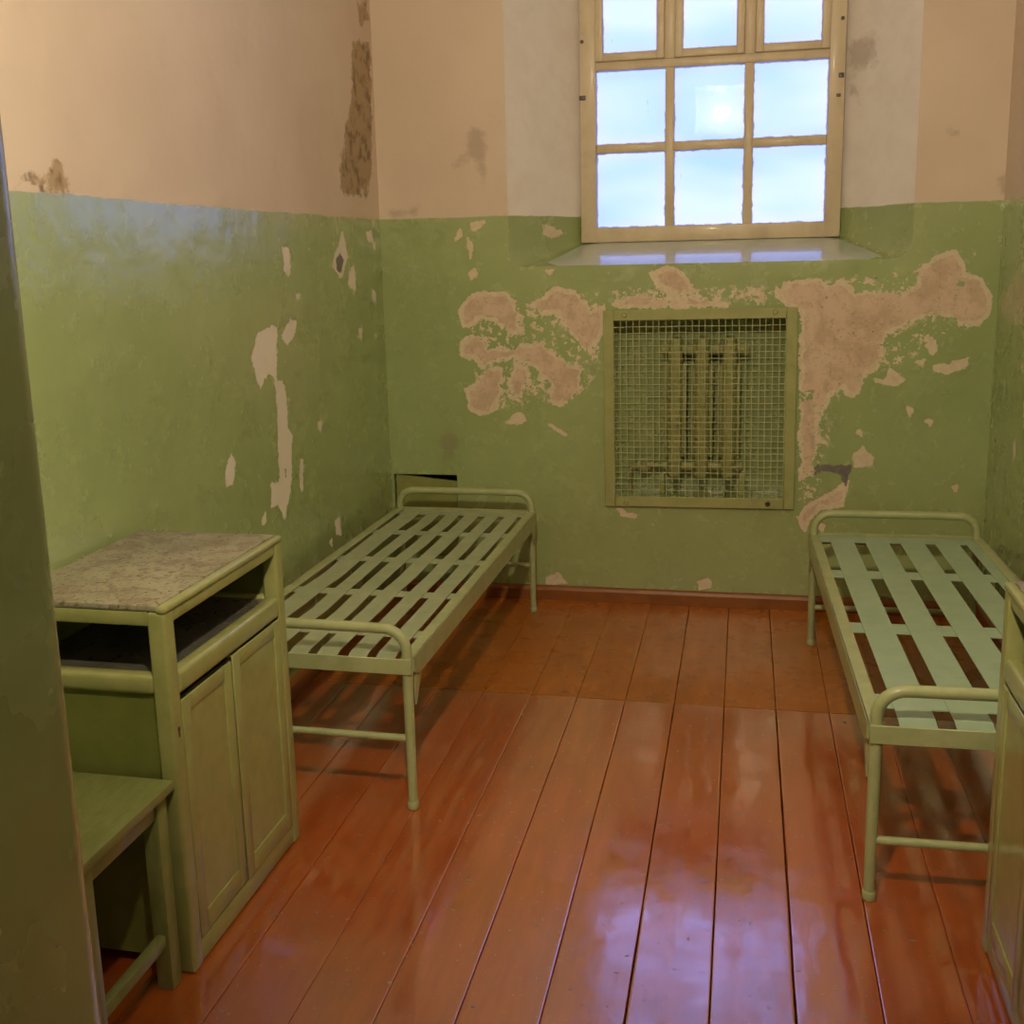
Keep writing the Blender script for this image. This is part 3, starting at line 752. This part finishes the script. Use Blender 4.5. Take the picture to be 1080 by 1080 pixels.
# hatch in the lower left corner of the back wall: a board hanging a little askew in its hole
bm = bmesh.new()
hx0, hx1, hz0, hz1 = HATCH
pts = [(hx0 + 0.008, hz0 + 0.003), (hx1 - 0.006, hz0 + 0.003), (hx1 - 0.006, hz1 - 0.036), (hx0 + 0.008, hz1 - 0.004)]
add_prism(bm, [(a, b) for a, b in pts], 1, YB + 0.012, YB + 0.03)
tag(obj('hatch_cover', bm, M_HATCH), 'olive hatch board set askew in the corner behind the left bed', 'hatch cover')
bm = bmesh.new(); add_box(bm, hx0 + 0.0005, hx1 - 0.0005, YB + 0.150, YB + 0.159, hz0 + 0.0005, hz1 - 0.0005)  # dark sheet gives the hole its shade by colour
struct(obj('trim_1', bm, M_DARKVOID), 'dark sheet standing in for shade in the hatch hole', 'recess')

# ------------------------------------------------------------------ metal beds
def arc(cx, cz, r, a0, a1, n=8):
    return [(cx + r * math.cos(a0 + (a1 - a0) * k / n), cz + r * math.sin(a0 + (a1 - a0) * k / n)) for k in range(n + 1)]
def build_bed(loc, rz, W, L, slats, straps, zbar, mslat, label, wavy, seed, y_front=0.0, sw=0.05):
    """local x across the bed, y from foot to head; origin on the floor under the near left leg"""
    rnd = random.Random(seed)
    b = empty('metal_bed', loc, rz); tag(b, label, 'bed', 'iron prison beds')
    zr = 0.497; r = 0.0165
    for y in (0.0, L):
        for x in (0.0, W):
            t = tube('leg', M_BED, b, [(x, y, 0.014), (x, y, 0.2), (x, y, zr + 0.004)], [0.0145, 0.0155, 0.0175], 14)
            tube('foot_cap', M_BED, t, [(x, y, 0.0), (x, y, 0.003), (x, y, 0.022), (x, y, 0.026)], [0.016, 0.018, 0.018, 0.015], 14)
        # hoop above the rail
        rr = 0.072; zt = 0.59
        pts = [(0, zr)] + [(p, q) for p, q in arc(rr, zt - rr, rr, math.pi, math.pi / 2)] + [(W * 0.5, zt + 0.001)] + [(p, q) for p, q in arc(W - rr, zt - rr, rr, math.pi / 2, 0)] + [(W, zr)]
        bm = bmesh.new(); add_tube(bm, [(p, y, q) for p, q in pts], 0.0165, 14); obj('end_hoop', bm, M_BED, b, True)
        s = -1 if y == 0 else 1
        box('end_rail', M_BED, b, -0.018, W + 0.018, y + s * 0.019 - 0.003, y + s * 0.019 + 0.003, zr - 0.046, zr + 0.004, 0.0015, 1)
        tube('cross_bar', M_BED, b, [(0.012, y, zbar), (W - 0.012, y, zbar)], 0.0115, 10)
    # angle-iron side rails with a notched lower flange near the legs
    for side, x in ((-1, -0.02), (1, W + 0.02)):
        bm = bmesh.new()
        zt = zr + 0.003
        prof = [(0.0, zt - 0.045), (0.0, zt), (L, zt), (L, zt - 0.055), (L - 0.05, zt - 0.072), (0.05, zt - 0.068)]
        add_prism(bm, prof, 0, x - 0.0025, x + 0.0025)
        add_box(bm, min(x, x - side * 0.040), max(x, x - side * 0.040), 0.0, L, zt - 0.005, zt)
        o = obj('side_rail', bm, M_BED, b)
        for yy, sg in ((0.018, 1), (L - 0.018, -1)):
            bm = bmesh.new()
            add_prism(bm, [(yy, zt - 0.05), (yy + sg * 0.085, zt - 0.055), (yy + sg * 0.05, zt - 0.095), (yy + sg * 0.012, zt - 0.155), (yy, zt - 0.16)], 0, x - side * 0.004 - 0.002, x - side * 0.004 + 0.002)
            obj('gusset', bm, M_BED, o)
    for y in straps:
        bm = bmesh.new(); add_box(bm, -0.016, W + 0.016, y - sw / 2, y + sw / 2, zr - 0.0085, zr - 0.0055)
        obj('cross_strap', bm, mslat, b)
    for x, slat_w in slats:
        bm = bmesh.new(); n = 40; rows = []
        ph = rnd.uniform(0, 6); am = wavy * rnd.uniform(0.6, 1.2); sx = wavy * rnd.uniform(-0.6, 0.6)
        for j in range(n + 1):
            y = y_front + 0.004 + (L - y_front - 0.008) * j / n
            u = j / n
            # slats bow between the cross straps they lie on
            d = min(abs(y - q) for q in straps)
            z = zr - 0.002 - am * min(1.0, d / 0.2) * (0.5 + 0.5 * math.sin(y * 5 + ph)) - (0.010 if j in (0, n) else 0)
            dx = sx * math.sin(u * math.pi * 3 + ph)
            rows.append([bm.verts.new((x + dx + a, y, z + c)) for a, c in ((0, 0), (slat_w, 0), (slat_w, -0.003), (0, -0.003))])
        for p, q in zip(rows, rows[1:]):
            for i in range(4): bm.faces.new((p[i], p[(i + 1) % 4], q[(i + 1) % 4], q[i]))
        bm.faces.new(rows[0]); bm.faces.new(rows[-1][::-1])
        obj('slat', bm, mslat, b)
    return b
build_bed((-1.645, 2.985, 0), math.radians(-0.5), 0.655, 1.915, [(0.036, 0.086), (0.160, 0.060), (0.258, 0.062), (0.352, 0.066), (0.456, 0.060), (0.547, 0.062)], [0.225, 0.63, 1.06, 1.49, 1.86], 0.235, M_SLAT_A,
          'left iron bed with narrow bent slats, along the flaked wall', 0.006, 5, sw=0.062)
build_bed((0.350, 2.720, 0), math.radians(1.3), 0.655, 1.91, [(0.060, 0.093), (0.199, 0.093), (0.338, 0.094), (0.474, 0.093), (0.596, 0.045)], [0.165, 0.755, 1.355, 1.865], 0.172, M_SLAT_B,
          'right iron bed with wide flat slats, by the right wall', 0.0, 9, sw=0.092)

# ------------------------------------------------------------------ bedside cabinets
def build_cabinet(loc, mir, label):
    """local: y along the wall 0..L, x from the wall 0 to the front DP (mir=-1 flips the front to -x)"""
    DP, L, H = 0.437, 0.648, 0.935
    c = empty('bedside_cabinet', loc); tag(c, label, 'cabinet', 'olive bedside cabinets')
    def B(name, mat, x0, x1, y0, y1, z0, z1, bev=0.004, parent=None, seg=2):
        a, b = (x0, x1) if mir > 0 else (-x1, -x0)
        return box(name, mat, parent or c, a, b, y0, y1, z0, z1, bev, seg)
    p = 0.046
    for x0 in (0.0, DP - p):
        for y0 in (0.0, L - p):
            B('post', M_CAB, x0, x0 + p, y0, y0 + p, 0.0, H - 0.014, 0.009, seg=3)
    # top rails and worn top board
    B('top_rail', M_CAB, DP - p + 0.004, DP - 0.002, p - 0.004, L - p + 0.004, H - 0.050, H - 0.013, 0.008, seg=3)
    B('top_rail', M_CAB, 0.004, p - 0.004, p - 0.004, L - p + 0.004, H - 0.050, H - 0.013, 0.006)
    for y0 in (0.003, L - p + 0.004):
        B('top_rail', M_CAB, p - 0.004, DP - p + 0.004, y0, y0 + p - 0.007, H - 0.050, H - 0.013, 0.006)
    t = B('top_board', M_TOP, -0.002, DP - 0.020, 0.002, L - 0.004, H - 0.013, H + 0.001, 0.003)
    B('edge_lip', M_CAB, DP - 0.022, DP + 0.003, -0.002, L + 0.002, H - 0.020, H - 0.001, 0.008, t, 3)
    # open shelf with rounded lips
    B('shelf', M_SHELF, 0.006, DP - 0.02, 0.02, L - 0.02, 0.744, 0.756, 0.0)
    B('shelf_lip', M_CAB, DP - p + 0.006, DP + 0.001, p - 0.004, L - p + 0.004, 0.706, 0.764, 0.012, seg=3)
    for y0 in (0.002, L - p + 0.004):
        B('shelf_lip', M_CAB, p - 0.004, DP - p + 0.004, y0, y0 + p - 0.006, 0.716, 0.766, 0.014, seg=3)
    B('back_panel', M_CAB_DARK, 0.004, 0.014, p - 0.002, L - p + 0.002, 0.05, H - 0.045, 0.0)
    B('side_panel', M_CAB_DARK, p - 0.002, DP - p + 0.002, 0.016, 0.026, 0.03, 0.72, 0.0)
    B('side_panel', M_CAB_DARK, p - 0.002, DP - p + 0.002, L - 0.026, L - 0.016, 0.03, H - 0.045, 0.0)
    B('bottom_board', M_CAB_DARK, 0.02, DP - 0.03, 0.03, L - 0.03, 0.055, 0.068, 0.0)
    B('plinth_rail', M_CAB, DP - p + 0.006, DP - 0.004, p - 0.004, L - p + 0.004, 0.004, 0.062, 0.004)
    # two panelled doors
    ym = L * 0.47
    for k, (y0, y1, z0, z1, pr) in enumerate(((p + 0.002, ym - 0.0015, 0.066, 0.690, 0.0), (ym + 0.0015, L - p - 0.002, 0.066, 0.702, 0.003))):
        s = 0.040; xf = DP - 0.002 + pr
        d = B('door', M_CAB, xf - 0.016, xf - 0.0045, y0, y1, z0, z1, 0.0)
        for (a, b_, e, f) in ((y0, y0 + s, z0, z1), (y1 - s, y1, z0, z1)):
            B('stile', M_CAB, xf - 0.015, xf, a, b_, e, f, 0.003, d)
        for (e, f) in ((z0, z0 + s + 0.015), (z1 - s, z1)):
            B('rail', M_CAB, xf - 0.015, xf - 0.0005, y0 + s - 0.001, y1 - s + 0.001, e, f, 0.003, d)
    bm = bmesh.new(); sx = mir
    add_tube(bm, [(sx * (DP - 0.003), 0.022, 0.63), (sx * (DP + 0.001), 0.022, 0.63)], 0.006, 10); add_box(bm, min(sx * (DP - 0.003), sx * (DP + 0.001)), max(sx * (DP - 0.003), sx * (DP + 0.001)), 0.019, 0.025, 0.61, 0.63)
    obj('keyhole', bm, M_BOLT, c, True)
    return c
cab = build_cabinet((-1.713, 2.115, 0.0), 1, 'olive cabinet with a chipped stone-grey top beside the stool')
cab2 = build_cabinet((1.037, 1.925, 0.0), -1, 'olive cabinet cut off by the right edge, at the foot of the right bed')

# ------------------------------------------------------------------ stool
def build_stool(loc):
    W, L, H = 0.36, 0.372, 0.515
    s = empty('wooden_stool', loc); tag(s, 'green painted wooden stool standing against the cabinet, half behind the doorway', 'stool')
    box('seat', M_STOOL, s, -W, 0.0, 0.0, L, H - 0.024, H, 0.004)
    lg = 0.042; inset = 0.016
    xs = (-W + inset, -inset - lg); ys = (inset, L - inset - lg)
    for x in xs:
        for y in ys:
            box('leg', M_STOOL, s, x, x + lg, y, y + lg, 0.0, H - 0.023, 0.003)
    for x in xs:
        box('apron', M_STOOL, s, x + 0.008, x + lg - 0.008, ys[0] + lg - 0.002, ys[1] + 0.002, H - 0.075, H - 0.023, 0.002)
        box('stretcher', M_STOOL, s, x + 0.010, x + lg - 0.008, ys[0] + lg - 0.002, ys[1] + 0.002, 0.115, 0.145, 0.003)
    for y in ys:
        box('apron', M_STOOL, s, xs[0] + lg - 0.002, xs[1] + 0.002, y + 0.008, y + lg - 0.008, H - 0.075, H - 0.023, 0.002)
    return s
build_stool((-1.283, 1.738, 0.0))

# ------------------------------------------------------------------ lamp in the added niche above the door (seen only as a reflection in the middle pane)
LN = ADDED_NICHE
bm = bmesh.new()
add_box(bm, LN[0], LN[1], 0.601, 0.606, LN[2], LN[3]); add_box(bm, LN[0] + 0.001, LN[0] + 0.005, 0.606, YF, LN[2], LN[3]); add_box(bm, LN[1] - 0.005, LN[1] - 0.001, 0.606, YF, LN[2], LN[3])
add_box(bm, LN[0] + 0.005, LN[1] - 0.005, 0.606, YF, LN[2] + 0.001, LN[2] + 0.004); add_box(bm, LN[0] + 0.005, LN[1] - 0.005, 0.606, YF, LN[3] - 0.004, LN[3] - 0.001)  # lining added to hold down the glow around the lamp
struct(obj('trim_2', bm, M_DARKVOID), 'added dark lining that dims the lamp niche above the door', 'lining')
def build_lamp():
    l = empty('niche_lamp', LAMP_POS); tag(l, 'glowing globe lamp whose reflection shows in the middle window pane', 'lamp')
    s = NT('glowing_globe'); e = s.new('ShaderNodeEmission'); e.inputs['Color'].default_value = (*LAMP_COLOR, 1); e.inputs['Strength'].default_value = LAMP_STRENGTH
    s.t.links.new(e.outputs[0], s.out.inputs['Surface'])
    bm = bmesh.new(); bmesh.ops.create_icosphere(bm, subdivisions=3, radius=0.045)
    obj('globe', bm, s.mat, l, True)
    dz = ADDED_NICHE[3] - LAMP_POS[2]
    tube('stem', M_CEIL, l, [(0, 0, 0.048), (0, 0, dz - 0.02)], 0.012, 8)
    tube('lamp_base', M_CEIL, l, [(0, 0, dz - 0.04), (0, 0, dz - 0.004)], [0.03, 0.05], 16)
    return l
build_lamp()
